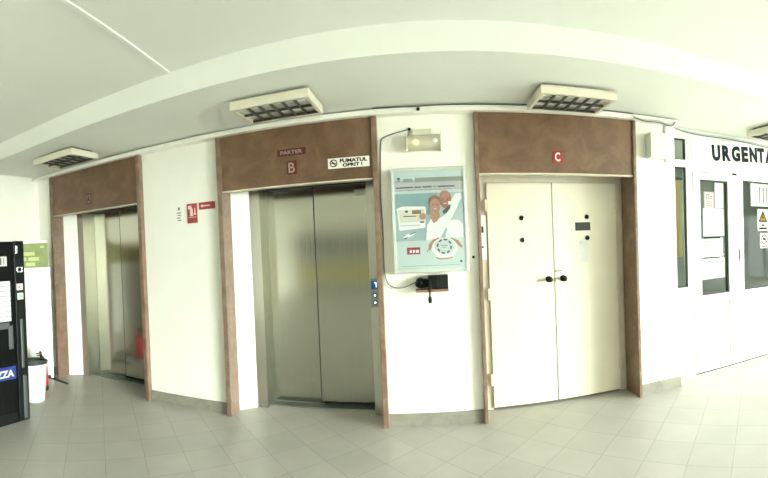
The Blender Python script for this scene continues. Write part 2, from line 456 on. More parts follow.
# ------------------------------------------------------------------ cream metal double door (C)
dc = thing('metal_double_door', (1.16, 3.81, 0), 'cream painted metal double door with peepholes under the red C sign', 'door')
f = mb()
f.box(C0+.031, .527, 3.805, 4.0, 0, 2.30, .003); f.box(1.797, C1-.031, 3.805, 4.0, 0, 2.30, .003); f.box(.527, 1.797, 3.805, 4.0, 2.066, 2.30, .003)
f.build('door_frame', 'cream_frame', dc)
mb().box(.90, 1.08, 3.800, 3.805, 2.125, 2.155, .001).build('frame_plate', 'pvc_kick', dc)
def leaf(x0, x1, hx, kx):
    l = mb().box(x0, x1, 3.785, 3.825, .022, 2.064, .004).build('door_leaf', 'cream', dc)
    for z in (1.865, 1.062, .28):
        h = mb('cream_frame')
        h.cyl((hx, 3.782, z-.026), .013, .048, 'Z', 14).cyl((hx, 3.782, z+.026), .013, .048, 'Z', 14)
        h.cyl((hx, 3.782, z), .009, .11, 'Z', 12)
        h.box(hx-.024, hx+.024, 3.783, 3.788, z-.05, z+.05)
        h.build('hinge', 'cream_frame', l)
    hd = mb('black')
    hd.lathe([(.030, 0), (.030, .006), (.010, .010), (.010, .035), (.023, .042), (.026, .055), (.018, .066), (.004, .069)], (kx, 3.785, 1.168), 20, 'Y')
    hd.build('handle', 'black', l)
    px = (x0+x1)/2+.012
    for z in (1.742, 1.541):
        p = mb('silver').lathe([(.026, 0), (.026, .003), (.021, .005)], (px, 3.785, z), 20, 'Y')
        p.use('ink').cyl((px, 3.7795, z), .0205, .004, 'Y', 18)
        p.build('peephole', 'ink', l)
    return l
l1 = leaf(.530, 1.138, .515, 1.085)
l2 = leaf(1.146, 1.794, 1.806, 1.225)
mb().box(1.139, 1.145, 3.80, 3.82, .022, 2.064).build('gap_seal', 'rubber', dc)
k = mb('ink'); k.box(1.150, 1.166, 3.782, 3.786, 1.233, 1.247); k.box(1.172, 1.215, 3.7835, 3.786, 1.234, 1.243)
k.build('keyhole_plate', 'ink', l2)
mb().box(.527, 1.797, 3.83, 3.99, 0, .02).build('threshold', 'steel_dark', dc)

pl = tag(mb('plaque').box(1.365, 1.515, 3.779, 3.785, 1.612, 1.69, .001).build('plaque'), 'small dark grey-green plaque between the peepholes of the right cream door leaf', 'plaque')
w = mb('paper_print')
for i, (a, c) in enumerate(((1.385, 1.495), (1.378, 1.50), (1.39, 1.47))): w.box(a, c, 3.7778, 3.7792, 1.668-.02*i, 1.674-.02*i)
w.build('printed_text', 'pvc_kick', pl)
nt_ = tag(mb('paper').box(1.40, 1.485, 3.783, 3.785, 1.312, 1.512).build('paper_note'), 'faded paper note stuck under the plaque on the cream door', 'note')
w = mb('pvc_kick')
for i in range(8): w.box(1.412, 1.472-.01*(i % 3), 3.7822, 3.7832, 1.487-.022*i, 1.492-.022*i)
w.build('printed_text', 'pvc_kick', nt_)

ks = thing('key_switch_panel', (.478, 3.805, 1.56), 'narrow white lift control plate with black key switch left of the cream door', 'switch plate')
mb().box(.446, .520, 3.795, 3.805, 1.375, 1.775, .003).build('face_plate', 'white_plastic', ks)
mb().box(.464, .494, 3.788, 3.796, 1.618, 1.678, .002).build('button', 'black', ks)
mb().cyl((.482, 3.793, 1.49), .009, .006, 'Y', 16).build('keyhole', 'ink', ks)
tag(mb('ink').lathe([(.012, 0), (.012, .006), (.006, .009)], (.371, YW, 1.412), 16, 'Y').build('wall_stud'), 'tiny black stud on the white wall right of the lightbox', 'stud')

# ------------------------------------------------------------------ signs on the headers
YHD = YS+.018
def sign(name, x0, x1, z0, z1, y, m, label, cat, group=None, th=.006):
    t = thing(name, ((x0+x1)/2, y, z0), label, cat, group)
    mb().box(x0, x1, y-th, y, z0, z1, .001).build('sign_plate', m, t)
    return t
s = sign('letter_sign', -3.665, -3.580, 2.185, 2.312, YHD, 'maroon', 'small dark A sign on the brown header by the vending machine', 'sign', 'lift letter signs')
mb().box(-3.653, -3.592, YHD-.0075, YHD-.006, 2.199, 2.298).build('inner_panel', 'marble', s)
lettering('A', -3.645, -3.600, 2.213, 2.284, YHD-.0076, 'ink', s)
s = sign('letter_sign', -1.200, -1.108, 2.197, 2.318, YHD, 'maroon', 'maroon B sign under the PARTER sign', 'sign', 'lift letter signs')
lettering('B', -1.183, -1.125, 2.214, 2.301, YHD-.0061, 'pale_pink', s, bold=.01)
s = sign('letter_sign', 1.088, 1.170, 2.198, 2.306, YHD, 'red_bright', 'bright red C sign above the cream metal double door', 'sign', 'lift letter signs')
lettering('C', 1.106, 1.152, 2.214, 2.290, YHD-.0061, 'sign_white', s, bold=.02)
s = sign('floor_sign', -1.284, -1.020, 2.362, 2.424, YHD, 'maroon', 'long maroon PARTER sign above the B sign', 'sign')
lettering('PARTER', -1.252, -1.052, 2.377, 2.409, YHD-.0061, 'pale_pink', s, bold=.012)
s = sign('no_smoking_sign', -.828, -.470, 2.213, 2.300, YHD, 'sign_white', 'white FUMATUL OPRIT sign at the right end of the B header', 'sign')
lettering('FUMATUL', -.723, -.488, 2.258, 2.290, YHD-.0061, 'ink', s, bold=.045)
lettering('OPRIT !', -.700, -.530, 2.222, 2.252, YHD-.0061, 'ink', s, bold=.045)
ic = mb('ink'); ic.use('ink'); cx, cz = -.778, 2.257; n = 28
def ring(q, cx, cz, r0, r1, y, th=.0012, n=28, a0=0, a1=2*math.pi):
    for i in range(n):
        a = a0+(a1-a0)*i/n; c = a0+(a1-a0)*(i+1)/n
        q.poly([(cx+r0*math.cos(a), y, cz+r0*math.sin(a)), (cx+r1*math.cos(a), y, cz+r1*math.sin(a)), (cx+r1*math.cos(c), y, cz+r1*math.sin(c)), (cx+r0*math.cos(c), y, cz+r0*math.sin(c))], (0, -th, 0))
ring(ic, cx, cz, .025, .033, YHD-.0061)
ic.poly([(cx-.024, YHD-.0061, cz+.018), (cx-.018, YHD-.0061, cz+.024), (cx+.024, YHD-.0061, cz-.018), (cx+.018, YHD-.0061, cz-.024)], (0, -.0013, 0))
ic.box(cx-.018, cx+.018, YHD-.0075, YHD-.0061, cz-.004, cz+.004)
ic.build('pictogram', 'ink', s)

# signs on the wall between lifts A and B
s = sign('information_sign', -2.412, -2.332, 1.850, 2.032, YW, 'sign_white', 'small white notice with grey pictogram left of the red extinguisher sign', 'sign')
w = mb('paper_print'); w.box(-2.380, -2.362, YW-.0075, YW-.006, 1.985, 2.015)
for i in range(4): w.box(-2.398+.008*(i % 2), -2.346-.006*(i % 3), YW-.0072, YW-.006, 1.955-.025*i, 1.963-.025*i)
w.build('printed_text', 'paper_print', s)
s = sign('fire_extinguisher_sign', -2.275, -2.158, 1.846, 2.040, YW, 'red', 'red fire extinguisher pictogram sign on the white wall', 'sign')
w = mb('sign_pink'); y0 = YW-.0061
w.box(-2.262, -2.222, y0-.0012, y0, 1.985, 2.020); w.box(-2.240, -2.206, y0-.0012, y0, 1.915, 1.985); w.box(-2.232, -2.214, y0-.0012, y0, 1.985, 2.0)
w.box(-2.196, -2.172, y0-.0012, y0, 1.925, 1.945); w.box(-2.188, -2.178, y0-.0012, y0, 1.945, 1.995); w.box(-2.262, -2.172, y0-.0012, y0, 1.902, 1.906)
w.build('pictogram', 'sign_pink', s)
s = sign('arrow_sign', -2.135, -1.955, 1.970, 2.040, YW, 'red', 'red strip sign with pink arrow touching the B surround', 'sign')
w = mb('sign_pink'); w.box(-2.095, -2.01, y0-.0012, y0, 1.999, 2.011)
w.poly([(-2.12, y0, 2.005), (-2.09, y0, 2.022), (-2.09, y0, 1.988)], (0, -.0012, 0)); w.build('pictogram', 'sign_pink', s)

# ------------------------------------------------------------------ emergency light, lightbox, shelf
e = thing('emergency_light', (-.01, YW, 2.38), 'cream emergency light with one glowing lamp above the lightbox poster', 'emergency light')
mb().box(-.105, .055, YW-.03, YW, 2.42, 2.500, .006).build('back_plate', 'lamp_cream', e)
q = mb('lens')
pr = []
for i in range(13):
    a = math.pi*i/12; pr.append((YW-.012-.078*math.sin(a), 2.385+.066*math.cos(a)))
q.poly([(-.150, y, z) for y, z in pr], (.275, 0, 0)); q.build('diffuser', 'lens', e)
for x in (-.158, .124): mb().box(x, x+.010, YW-.096, YW, 2.312, 2.455, .004).build('end_cap', 'beige_plastic', e)
mb().ball((-.075, YW-.089, 2.375), .021, (1.2, .5, 1)).build('lamp', 'led', e)
mb().ball((.085, YW-.088, 2.385), .017, (1.2, .5, 1)).build('lamp', 'white_plastic', e)  # white ball modelled for the bright highlight on the diffuser

cab = tag(mb('cable_grey').tube([(-.140, YW-.03, 2.44), (-.128, YW-.012, 2.502), (-.16, YW-.006, 2.500), (-.30, YW-.006, 2.468), (-.360, YW-.006, 2.440), (-.376, YW-.006, 2.38), (-.386, YW-.006, 2.2),
    (-.392, YW-.006, 1.95), (-.386, YW-.006, 1.72), (-.388, YW-.006, 1.45), (-.385, YW-.008, 1.30), (-.36, YW-.02, 1.22), (-.31, YW-.03, 1.185), (-.24, YW-.04, 1.18), (-.17, YW-.06, 1.205), (-.11, YW-.09, 1.235)], .0048, 8).build('power_cable'),
    'thin grey cable running from the emergency light down beside the lightbox', 'cable')
mb().ball((-.128, YW-.014, 2.504), .014).build('cable_clip', 'black', cab)

px0, px1, pz0, pz1 = -.300, .326, 1.302, 2.172
lb = thing('light_box_poster', (0, YW, pz0), 'framed dental advertising poster showing a smiling couple in white', 'poster')
mb().box(px0, px1, YW-.075, YW, pz0, pz1, .006).build('case', 'p_edge', lb)
f = mb('p_rim'); y1, y2 = YW-.084, YW-.073
f.box(px0+.004, px0+.028, y1, y2, pz0+.004, pz1-.004, .003); f.box(px1-.028, px1-.004, y1, y2, pz0+.004, pz1-.004, .003)
f.box(px0+.028, px1-.028, y1, y2, pz0+.004, pz0+.028, .003); f.box(px0+.028, px1-.028, y1, y2, pz1-.028, pz1-.004, .003)
f.build('frame', 'p_rim', lb)
ax0, ax1, az0, az1 = px0+.026, px1-.026, pz0+.026, pz1-.026
def U(u, v): return (ax0+(ax1-ax0)*u, az1-(az1-az0)*v)
p = mb(); lay = [0]
yp = YW-.0755
def ink(m, pts):
    lay[0] += 1; p.use(m)
    y = yp-.00006*lay[0]
    pts = [(u, 0 if v < .02 else min(1, v*1.085+.012)) for u, v in pts]
    p.poly([(U(u, v)[0], y, U(u, v)[1]) for u, v in pts], (0, -.0001, 0))
def rect(m, u0, v0, u1, v1): ink(m, [(u0, v0), (u1, v0), (u1, v1), (u0, v1)])
def ell(m, u, v, ru, rv, n=26, rot=0):
    pts = []
    for i in range(n):
        a = 2*math.pi*i/n; x, z = ru*math.cos(a), rv*math.sin(a)*1.6
        x, z = x*math.cos(rot)-z*math.sin(rot), x*math.sin(rot)+z*math.cos(rot)
        pts.append((u+x, v+z/1.6))
    ink(m, pts)
rect('p_bg', 0, 0, 1, 1)
rect('p_pale', 0, 0, 1, .075)
rect('p_teal', 0, .20, .62, .40); rect('p_pale', 0, .13, 1, .20)
rect('p_lilac', 0, .10, 1, .175)
rect('p_grey', .31, .055, 1, .095); rect('p_grey', .14, .062, .27, .092); ell('p_dark', .075, .06, .022, .013); ell('p_grey', .075, .085, .02, .008)
x = .03
for i, wd in enumerate((.25, .10, .13, .05, .24)):
    rect('p_dark' if i != 3 else 'p_grey', x, .137, x+wd, .149); x += wd+.018
x = .03
for wd in (.12, .16, .09, .14, .10, .12): rect('p_grey', x, .166, x+wd, .172); x += wd+.012
# product pack
ink('p_white', [(.03, .335), (.12, .315), (.44, .325), (.455, .345), (.43, .52), (.06, .54)])
ink('p_cream', [(.05, .345), (.43, .345), (.44, .46), (.07, .47)])
ell('p_dark', .17, .365, .022, .012); rect('p_hair', .25, .355, .38, .39); rect('p_dark', .12, .405, .31, .414); ell('p_skin2', .40, .415, .05, .03)
rect('p_dark', .36, .46, .42, .475); rect('p_lilac', .07, .49, .36, .50)
# brush sliver
ink('p_bg', [(.03, .55), (.40, .545), (.40, .63), (.03, .64)])
ink('p_white', [(.10, .61), (.17, .575), (.30, .56), (.24, .595), (.14, .615)]); ink('p_dark', [(.10, .613), (.14, .609), (.20, .60), (.14, .622)]); ink('p_dark', [(.20, .575), (.30, .555), (.29, .565), (.21, .582)])
# couple
ink('p_white', [(.44, .62), (.46, .50), (.52, .44), (.64, .44), (.74, .40), (.83, .26), (.88, .215), (.96, .21), (.97, .25), (.93, .30), (.84, .42), (.74, .52), (.66, .60), (.62, .66), (.44, .68)])
ink('p_shirt', [(.78, .50), (.90, .36), (.985, .34), (.985, .56), (.78, .60)])
ell('p_white', .86, .53, .12, .075); ink('p_white', [(.72, .58), (.80, .50), (.98, .55), (.98, .62), (.72, .64)])
ell('p_skin', .735, .265, .085, .085); ell('p_skin2', .725, .225, .07, .045); ell('p_white', .80, .30, .03, .018)
ink('p_dark', [(.76, .335), (.81, .31), (.80, .35), (.75, .39), (.70, .40), (.69, .375)])
ink('p_skin2', [(.52, .36), (.63, .36), (.65, .42), (.60, .47), (.55, .48), (.51, .43)])
ell('p_hair', .585, .285, .095, .062); ell('p_skin2', .585, .325, .076, .072)
ell('p_dark', .555, .312, .013, .004); ell('p_dark', .615, .312, .013, .004); ell('p_skin', .585, .35, .03, .007); ell('p_white', .585, .35, .022, .0035)
ell('p_dark', .705, .262, .013, .004); ell('p_dark', .76, .262, .013, .004); ell('p_white', .73, .302, .022, .0035)
# circle diagram
rect('p_pale', 0, .70, 1, 1)
ink('p_pale', [(0, .64), (.45, .64), (.62, .62), (1, .62), (1, .71), (0, .71)])
ink('p_skin2', [(.46, .73), (.47, .68), (.53, .635), (.62, .615), (.62, .635), (.55, .66), (.52, .70), (.49, .735)])
ink('p_skin2', [(.80, .62), (.90, .65), (.955, .70), (.95, .725), (.90, .70), (.84, .66), (.79, .64)])
ell('p_white', .70, .715, .185, .095); ell('p_pale', .70, .70, .15, .075)
ell('p_skin2', .69, .805, .12, .016); ell('p_white', .69, .792, .12, .016)
cu, cv = .695, .70
for i in range(8):
    a = 2*math.pi*(i+.25)/8
    pts = []
    for da, r in ((-.24, .088), (.24, .088), (.24, .112), (-.24, .112)): pts.append((cu+r*math.cos(a+da), cv+r*.64*math.sin(a+da)))
    ink('p_dark', pts)
rect('p_grey', cu-.05, cv-.012, cu+.05, cv-.004); rect('p_grey', cu-.035, cv+.006, cu+.03, cv+.012)
rect('p_red', .155, .70, .345, .765)
for i, wd in enumerate((.03, .03, .04)): rect('p_white', .195+.045*i, .725, .195+.045*i+wd, .75)
rect('p_grey', .08, .872, .92, .876); ell('p_dark', .93, .845, .018, .012); ell('p_grey', .45, .74, .012, .008)
p.build('poster_sheet', None, lb)

sh = tag(mb('wood').box(-.125, .146, YW-.105, YW, 1.143, 1.163, .002).build('shelf_board'), 'small reddish-brown shelf board under the lightbox poster', 'shelf')
bx_ = thing('electronic_box', (.06, YW-.05, 1.163), 'black ribbed box on the small shelf under the poster', 'box')
mb().box(-.02, .144, YW-.092, YW-.004, 1.163, 1.278, .004).build('case', 'black', bx_)
g = mb()
for i in range(7): g.box(.052+.012*i, .058+.012*i, YW-.0945, YW-.091, 1.175, 1.268)
g.build('rib', 'rubber', bx_)
pc = thing('power_lead', (-.07, YW-.06, 1.163), 'tangled black lead with a plug hanging below the shelf', 'cable')
g = mb()
for i in range(7):
    c = Vector((-.075+random.uniform(-.02, .035), YW-.055, 1.215)); a = random.uniform(0, 6.28); r1, r2 = random.uniform(.022, .036), random.uniform(.020, .034)
    pts = [(c.x+r1*1.3*math.cos(a+2*math.pi*t/9), max(YW-.098, min(YW-.014, c.y+.030*math.sin(3*t+i))), max(1.170, c.z+r2*1.2*math.sin(a+2*math.pi*t/9))) for t in range(10)]
    g.tube(pts, .0065, 7, 5)
g.tube([(-.05, YW-.07, 1.25), (-.01, YW-.098, 1.235), (.0, YW-.106, 1.20), (-.006, YW-.112, 1.165), (-.010, YW-.113, 1.13), (-.011, YW-.113, 1.105)], .007, 8, 6)
g.build('lead', 'black', pc)
g = mb('black'); g.lathe([(.007, .055), (.013, .048), (.016, .025), (.014, .004), (.010, 0)], (-.011, YW-.113, 1.055), 16); g.build('plug', 'black', pc)
g = mb('silver'); g.cyl((-.017, YW-.113, 1.045), .0024, .02, 'Z', 10).cyl((-.005, YW-.113, 1.045), .0024, .02, 'Z', 10); g.build('pin', 'silver', pc)

# ------------------------------------------------------------------ cables, box and conduit at the top right
jb = thing('junction_box', (2.12, YW, 2.28), 'white junction box on the wall left of the URGENTA sign', 'junction box')
mb().box(2.025, 2.205, YW-.105, YW, 2.285, 2.512, .006).build('box_body', 'box_plastic', jb)
mb().box(2.020, 2.210, YW-.118, YW-.100, 2.280, 2.517, .006).build('lid', 'box_plastic', jb)
tag(mb('white_plastic').tube([(2.250, YW-.016, 2.62), (2.250, YW-.016, 2.4), (2.250, YW-.016, 2.262)], .015, 12, 0).build('conduit'), 'white vertical conduit pipe beside the junction box', 'conduit')
for i, (dy, dz, m, lb_, r) in enumerate(((0, 0, 'cable_pale', 'pale cable sagging along the wall top above the junction box', .007), (-.014, -.016, 'cable_grey', 'grey cable under the moulding above the junction box', .005))):
    g = mb()
    g.tube([(1.84, 3.455+dy, 2.640+dz), (1.95, 3.45+dy, 2.618+dz), (2.1, 3.45+dy, 2.625+dz*1.2), (2.24, 3.46+dy, 2.606+dz), (2.31, 3.48+dy, 2.640), (2.42, 3.66+dy, 2.655+dz), (2.75, 3.735, 2.640+dz*.8), (3.3, 3.735, 2.648+dz), (3.9, 3.735, 2.632+dz), (4.4, 3.735, 2.644+dz)], r, 8, 8)
    tag(g.build('cable', m), lb_, 'cable')
tag(mb('cable_grey').tube([(-.42, 3.46, 2.668), (-.2, 3.462, 2.663), (-.046, 3.462, 2.660), (.12, 3.462, 2.666), (.46, 3.462, 2.663), (.8, 3.462, 2.668), (1.2, 3.462, 2.668), (1.84, 3.46, 2.664)], .0055, 8, 6).build('cable'), 'dark cable lying along the moulding above the lightbox', 'cable')
tag(mb('black').ball((-.046, 3.462, 2.638), .015).build('cable_clip'), 'small black clip on the white moulding above the emergency light', 'clip')

# ------------------------------------------------------------------ glazed partition on the right
w1 = thing('window_1', (2.54, YP, 0), 'narrow white side window with small pane above, left of the white door', 'window', kind='structure')
f = mb('pvc')
f.box(2.402, 2.472, 3.75, 3.82, 0, 2.60, .004); f.box(2.622, 2.690, 3.75, 3.82, 0, 2.60, .004)
f.box(2.472, 2.622, 3.75, 3.82, 2.568, 2.60, .004); f.box(2.472, 2.622, 3.75, 3.82, 2.268, 2.345, .004)
f.box(2.472, 2.622, 3.755, 3.82, 0, .974, .004)
f.build('window_frame', 'pvc', w1)
f = mb('seal')
def gasket(q, x0, x1, z0, z1, t=.012, y=3.762):
    q.box(x0, x0+t, y, y+.03, z0, z1); q.box(x1-t, x1, y, y+.03, z0, z1); q.box(x0+t, x1-t, y, y+.03, z0, z0+t); q.box(x0+t, x1-t, y, y+.03, z1-t, z1)
gasket(f, 2.472, 2.622, 2.345, 2.568); gasket(f, 2.472, 2.622, .974, 2.268)
f.build('seal', 'seal', w1)
mb().box(2.484, 2.610, 3.784, 3.79, 2.357, 2.556).build('glass_pane', 'glass', w1)
mb().box(2.484, 2.610, 3.784, 3.79, .986, 2.256).build('glass_pane', 'glass', w1)
mb().box(2.652, 2.657, 3.747, 3.751, .08, .72).build('seam', 'seam', w1)

tag(mb('rubber').box(2.70, 4.42, 3.738, 3.80, 0, .0065).build('threshold_strip'), 'thin dark strip under the white glazed door and panel', 'threshold strip')
d1 = thing('door_1', (3.04, YP, 0), 'white glazed door covered with taped notices under the URGENTA sign', 'door', kind='structure')
mb('pvc').box(2.690, 2.6995, 3.75, 3.82, 0, 2.26).box(2.690, 4.42, 3.75, 3.82, 2.232, 2.345, .004).build('door_frame', 'pvc', d1)
f = mb('pvc')
f.box(2.704, 2.800, 3.742, 3.80, .008, 2.226, .005); f.box(3.202, 3.378, 3.742, 3.80, .008, 2.226, .005)
f.box(2.800, 3.202, 3.742, 3.80, 2.150, 2.226, .005); f.box(2.800, 3.202, 3.742, 3.80, .008, .120, .005)
f.box(2.800, 3.202, 3.742, 3.80, .770, .862, .005); f.box(2.798, 3.204, 3.756, 3.79, .10, .78)
lf = f.build('door_leaf', 'pvc', d1)
f = mb('seal'); gasket(f, 2.800, 3.202, .862, 2.150, .018); f.build('seal', 'seal', lf)
mb().box(2.818, 3.184, 3.784, 3.79, .88, 2.132).build('glass_pane', 'glass', lf)
h = mb('black'); h.box(3.345, 3.372, 3.737, 3.743, 1.215, 1.375, .003); h.build('handle_plate', 'black', lf)
h = mb('white_plastic'); h.tube([(3.358, 3.740, 1.355), (3.358, 3.712, 1.350), (3.358, 3.700, 1.32), (3.358, 3.700, 1.27), (3.358, 3.712, 1.24), (3.358, 3.740, 1.235)], .008, 10, 4); h.build('handle', 'white_plastic', lf)
mb().box(3.275, 3.335, 3.738, 3.75, 2.228, 2.250, .003).build('hinge', 'black', lf)
mb().box(3.30, 3.305, 3.7395, 3.743, .16, .70).build('seam', 'seam', lf)

w2 = thing('window_2', (3.9, YP, 0), 'wide white glazed panel with warning signs right of the white door', 'window', kind='structure')
f = mb('pvc')
f.box(3.386, 3.440, 3.75, 3.82, .0075, 2.232, .004); f.box(4.36, 4.42, 3.75, 3.82, .0075, 2.232, .004)
f.box(3.440, 4.36, 3.75, 3.82, 2.180, 2.232, .004); f.box(3.440, 4.36, 3.75, 3.82, .770, .862, .004)
f.build('window_frame', 'pvc', w2)
mb().box(3.436, 4.364, 3.758, 3.80, .23, .775).build('lower_panel', 'pvc_green', w2)
mb().box(3.388, 4.42, 3.745, 3.80, .008, .232, .003).build('kick_plate', 'pvc_kick', w2)
f = mb('seal'); gasket(f, 3.440, 4.36, .862, 2.180, .014); f.box(3.3795, 3.3855, 3.76, 3.80, .0075, 2.23); f.build('seal', 'seal', w2)
mb().box(3.454, 4.346, 3.784, 3.79, .876, 2.166).build('glass_pane', 'glass', w2)

struct('trim_2', mb().box(2.690, 4.42, 3.76, 3.83, 2.345, ZS).box(2.402, 2.690, 3.76, 3.83, 2.60, ZS), 'pvc', 'plain white panel above the glazed partition', 'panel')
# cut for the upper pane: the panel stands behind it
us = thing('urgenta_sign', (2.70, 3.755, 2.345), 'long cream sign board with navy capitals URGENTA', 'sign')
us.rotation_euler.y = -.066
mb().box(2.698, 4.05, 3.742, 3.7495, 2.335, 2.573, .002).build('sign_board', 'sign_board', us)
parts_ = [lettering(ch, a, c, 2.345, 2.526, 3.7418, 'navy', us, bold=.055, th=.004) for ch, a, c in
          (('U', 2.980, 3.100), ('R', 3.129, 3.254), ('G', 3.272, 3.403), ('E', 3.428, 3.533), ('N', 3.559, 3.685), ('T', 3.693, 3.813), ('A', 3.825, 3.974))]
jb_ = bmesh.new()
for q in parts_: jb_.from_mesh(q.data)
jm = bpy.data.meshes.new('lettering'); jb_.to_mesh(jm); jb_.free(); jm.materials.append(M['navy'])
for q in parts_[1:]: bpy.data.objects.remove(q)
parts_[0].data = jm

# papers on the door glass
def paper(name, x0, x1, z0, z1, label, rows, m='paper', pm='paper_print', y=3.7835, cat='notice', group='notices taped to the partition glass'):
    o = mb().box(x0, x1, y-.0008, y, z0, z1).build(name, m)
    tag(o, label, cat, group)
    q = mb()
    n = 0
    for (a, c, z, h) in rows:
        q.box(x0+(x1-x0)*a, x0+(x1-x0)*c, y-.0014, y-.0008, z0+(z1-z0)*z, z0+(z1-z0)*(z+h)); n += 1
    if n: q.build('printed_text', pm, o)
    return o
lines = lambda n, z0=.85, dz=.11, h=.03: [(.12, .88-.12*(i % 3), z0-dz*i, h) for i in range(n)]
paper('notice', 2.880, 3.022, 1.835, 2.020, 'white notice with pink drawing, highest on the white door glass', [(.03, .97, .955, .025), (.03, .97, .02, .025), (.03, .08, .04, .92), (.92, .97, .04, .92), (.2, .28, .5, .38), (.28, .62, .84, .05), (.38, .46, .58, .26), (.46, .8, .55, .06), (.52, .8, .68, .06), (.15, .85, .36, .06), (.15, .85, .24, .06), (.15, .85, .12, .06)], pm='pink_print', y=3.7828)
paper('notice', 3.035, 3.165, 1.842, 2.130, 'blank white sheet at the upper right of the door glass', [])
paper('notice', 2.862, 3.170, 1.522, 1.835, 'large blank white sheet just below the pink notice', [], y=3.7838)
paper('notice', 2.828, 3.140, 1.285, 1.492, 'white sheet with faint printed lines in the middle of the door glass', lines(6), pm='paper_print')
paper('notice', 2.838, 2.985, 1.035, 1.268, 'lower left sheet with small dark print on the door glass', [(.1, .25, .85, .04), (.55, .85, .82, .05), (.1, .2, .3, .03), (.1, .3, .2, .03)])
paper('notice', 2.987, 3.170, 1.040, 1.272, 'lower right sheet with small dark print on the door glass', [(.3, .5, .80, .05), (.6, .85, .75, .05), (.1, .2, .5, .03), (.1, .18, .4, .03), (.1, .2, .3, .03), (.55, .9, .5, .03), (.6, .9, .35, .03)])
tp = mb(); tp.box(2.865, 3.10, 3.7815, 3.7828, 1.496, 1.512); tag(tp.build('tape_strip', 'ink'), 'black tape strip above the sheet in the middle of the door glass', 'tape', 'black tape strips on the door glass')
tp = mb(); tp.box(2.862, 3.09, 3.7815, 3.7826, 1.270, 1.283); tag(tp.build('tape_strip', 'ink'), 'black tape strip above the two lowest sheets on the door glass', 'tape', 'black tape strips on the door glass')
paper('notice', 3.600, 4.02, 1.880, 2.160, 'large white typed sheet at the top of the right-hand glass panel', [(.35+.15*j, .39+.15*j, .15, .7) for j in range(3)]+lines(4, .9, .06, .012), pm='paper_print')
ws = thing('warning_sign', (3.80, 3.7835, 1.575), 'white warning sign with amber triangle on the glass panel', 'sign')
yw = 3.7835
mb().box(3.712, 3.900, yw-.001, yw, 1.575, 1.845).build('sign_plate', 'paper', ws)
q = mb('ink'); q.poly([(3.722, yw-.001, 1.685), (3.890, yw-.001, 1.685), (3.806, yw-.001, 1.832)], (0, -.0006, 0))
q.use('yellow').poly([(3.751, yw-.0018, 1.702), (3.861, yw-.0018, 1.702), (3.806, yw-.0018, 1.798)], (0, -.0006, 0))
q.use('ink').poly([(3.803, yw-.0026, 1.785), (3.815, yw-.0026, 1.785), (3.806, yw-.0026, 1.75), (3.822, yw-.0026, 1.752), (3.800, yw-.0026, 1.705), (3.802, yw-.0026, 1.735), (3.788, yw-.0026, 1.733)], (0, -.0006, 0))
q.build('pictogram', 'ink', ws)
q = mb('ink'); q.box(3.775, 3.835, yw-.0016, yw-.001, 1.635, 1.655).box(3.735, 3.875, yw-.0016, yw-.001, 1.592, 1.618); q.build('printed_text', 'ink', ws)
ns = thing('prohibition_sign', (3.82, 3.7835, 1.36), 'white prohibition sign with black circle below the amber warning sign', 'sign')
mb().box(3.752, 3.895, yw-.001, yw, 1.358, 1.545).build('sign_plate', 'paper', ns)
q = mb('ink'); ring(q, 3.824, 1.468, .047, .060, yw-.001)
q.poly([(3.785, yw-.001, 1.505), (3.792, yw-.001, 1.512), (3.862, yw-.001, 1.434), (3.855, yw-.001, 1.427)], (0, -.0012, 0)); q.box(3.80, 3.85, yw-.0022, yw-.001, 1.455, 1.485)
q.box(3.77, 3.88, yw-.0016, yw-.001, 1.372, 1.388)
q.build('pictogram', 'ink', ns)

# things behind the glass
cu = mb('curtain'); pts = []
n = 22
for i in range(n+1):
    pts.append((2.545+.105*i/n, 3.90+.010*math.sin(i*1.6)))
cu.prism(pts+[(x, y+.004) for x, y in pts[::-1]], 1.30, 2.15)
tag(cu.build('curtain'), 'pale yellow curtain strip behind the narrow side window', 'curtain')
mbx = thing('curtain_rail', (2.53, 3.90, 2.15), 'dark rail holding the pale yellow curtain behind the side window', 'rail')
mb().box(2.365, 2.70, 3.885, 3.915, 2.148, 2.175).build('rail', 'dark_grey', mbx)

# ------------------------------------------------------------------ vending machine on the left
VX = -3.40
vm = thing('vending_machine', (VX, 1.95, 0), 'black coffee vending machine with blue logo strip at the left edge', 'vending machine')
mb().box(-4.20, VX-.012, 1.50, 2.385, .0, 1.735, .008).build('cabinet', 'black', vm)
fp = mb().box(VX-.012, VX, 1.505, 2.265, .10, 1.730, .003).build('front_panel', 'black_gloss', vm)
pp = mb().box(VX-.012, VX+.014, 2.268, 2.388, .012, 1.738, .008).build('coin_post', 'black', vm)
mb().box(VX+.013, VX+.017, 2.288, 2.315, 1.620, 1.692, .003).build('slot', 'silver', pp)
q = mb('silver'); q.box(VX+.012, VX+.018, 2.292, 2.360, 1.432, 1.490, .012); q.build('coin_surround', 'silver', pp)
mb().box(VX+.017, VX+.019, 2.302, 2.350, 1.448, 1.474, .004).build('coin_slot', 'black', pp)
mb().box(VX+.013, VX+.016, 2.286, 2.358, 1.262, 1.325, .002).build('price_label', 'paper', pp)
q = mb('red'); q.box(VX+.0155, VX+.0168, 2.305, 2.325, 1.285, 1.300); q.build('printed_text', 'red', pp)
mb().box(VX+.013, VX+.016, 2.292, 2.360, 1.172, 1.235, .002).build('note_label', 'selector', pp)
q = mb()
for i in range(4): q.box(VX+.0155, VX+.0168, 2.300, 2.352, 1.182+.013*i, 1.187+.013*i)
q.build('printed_text', 'dark_grey', pp)
q = mb(); q.box(VX+.013, VX+.026, 2.308, 2.342, .515, .985, .008); q.build('handle', 'dark_grey', pp)
q = mb(); q.box(VX+.013, VX+.026, 2.316, 2.362, .03, .435, .008); q.build('handle', 'dark_grey', pp)
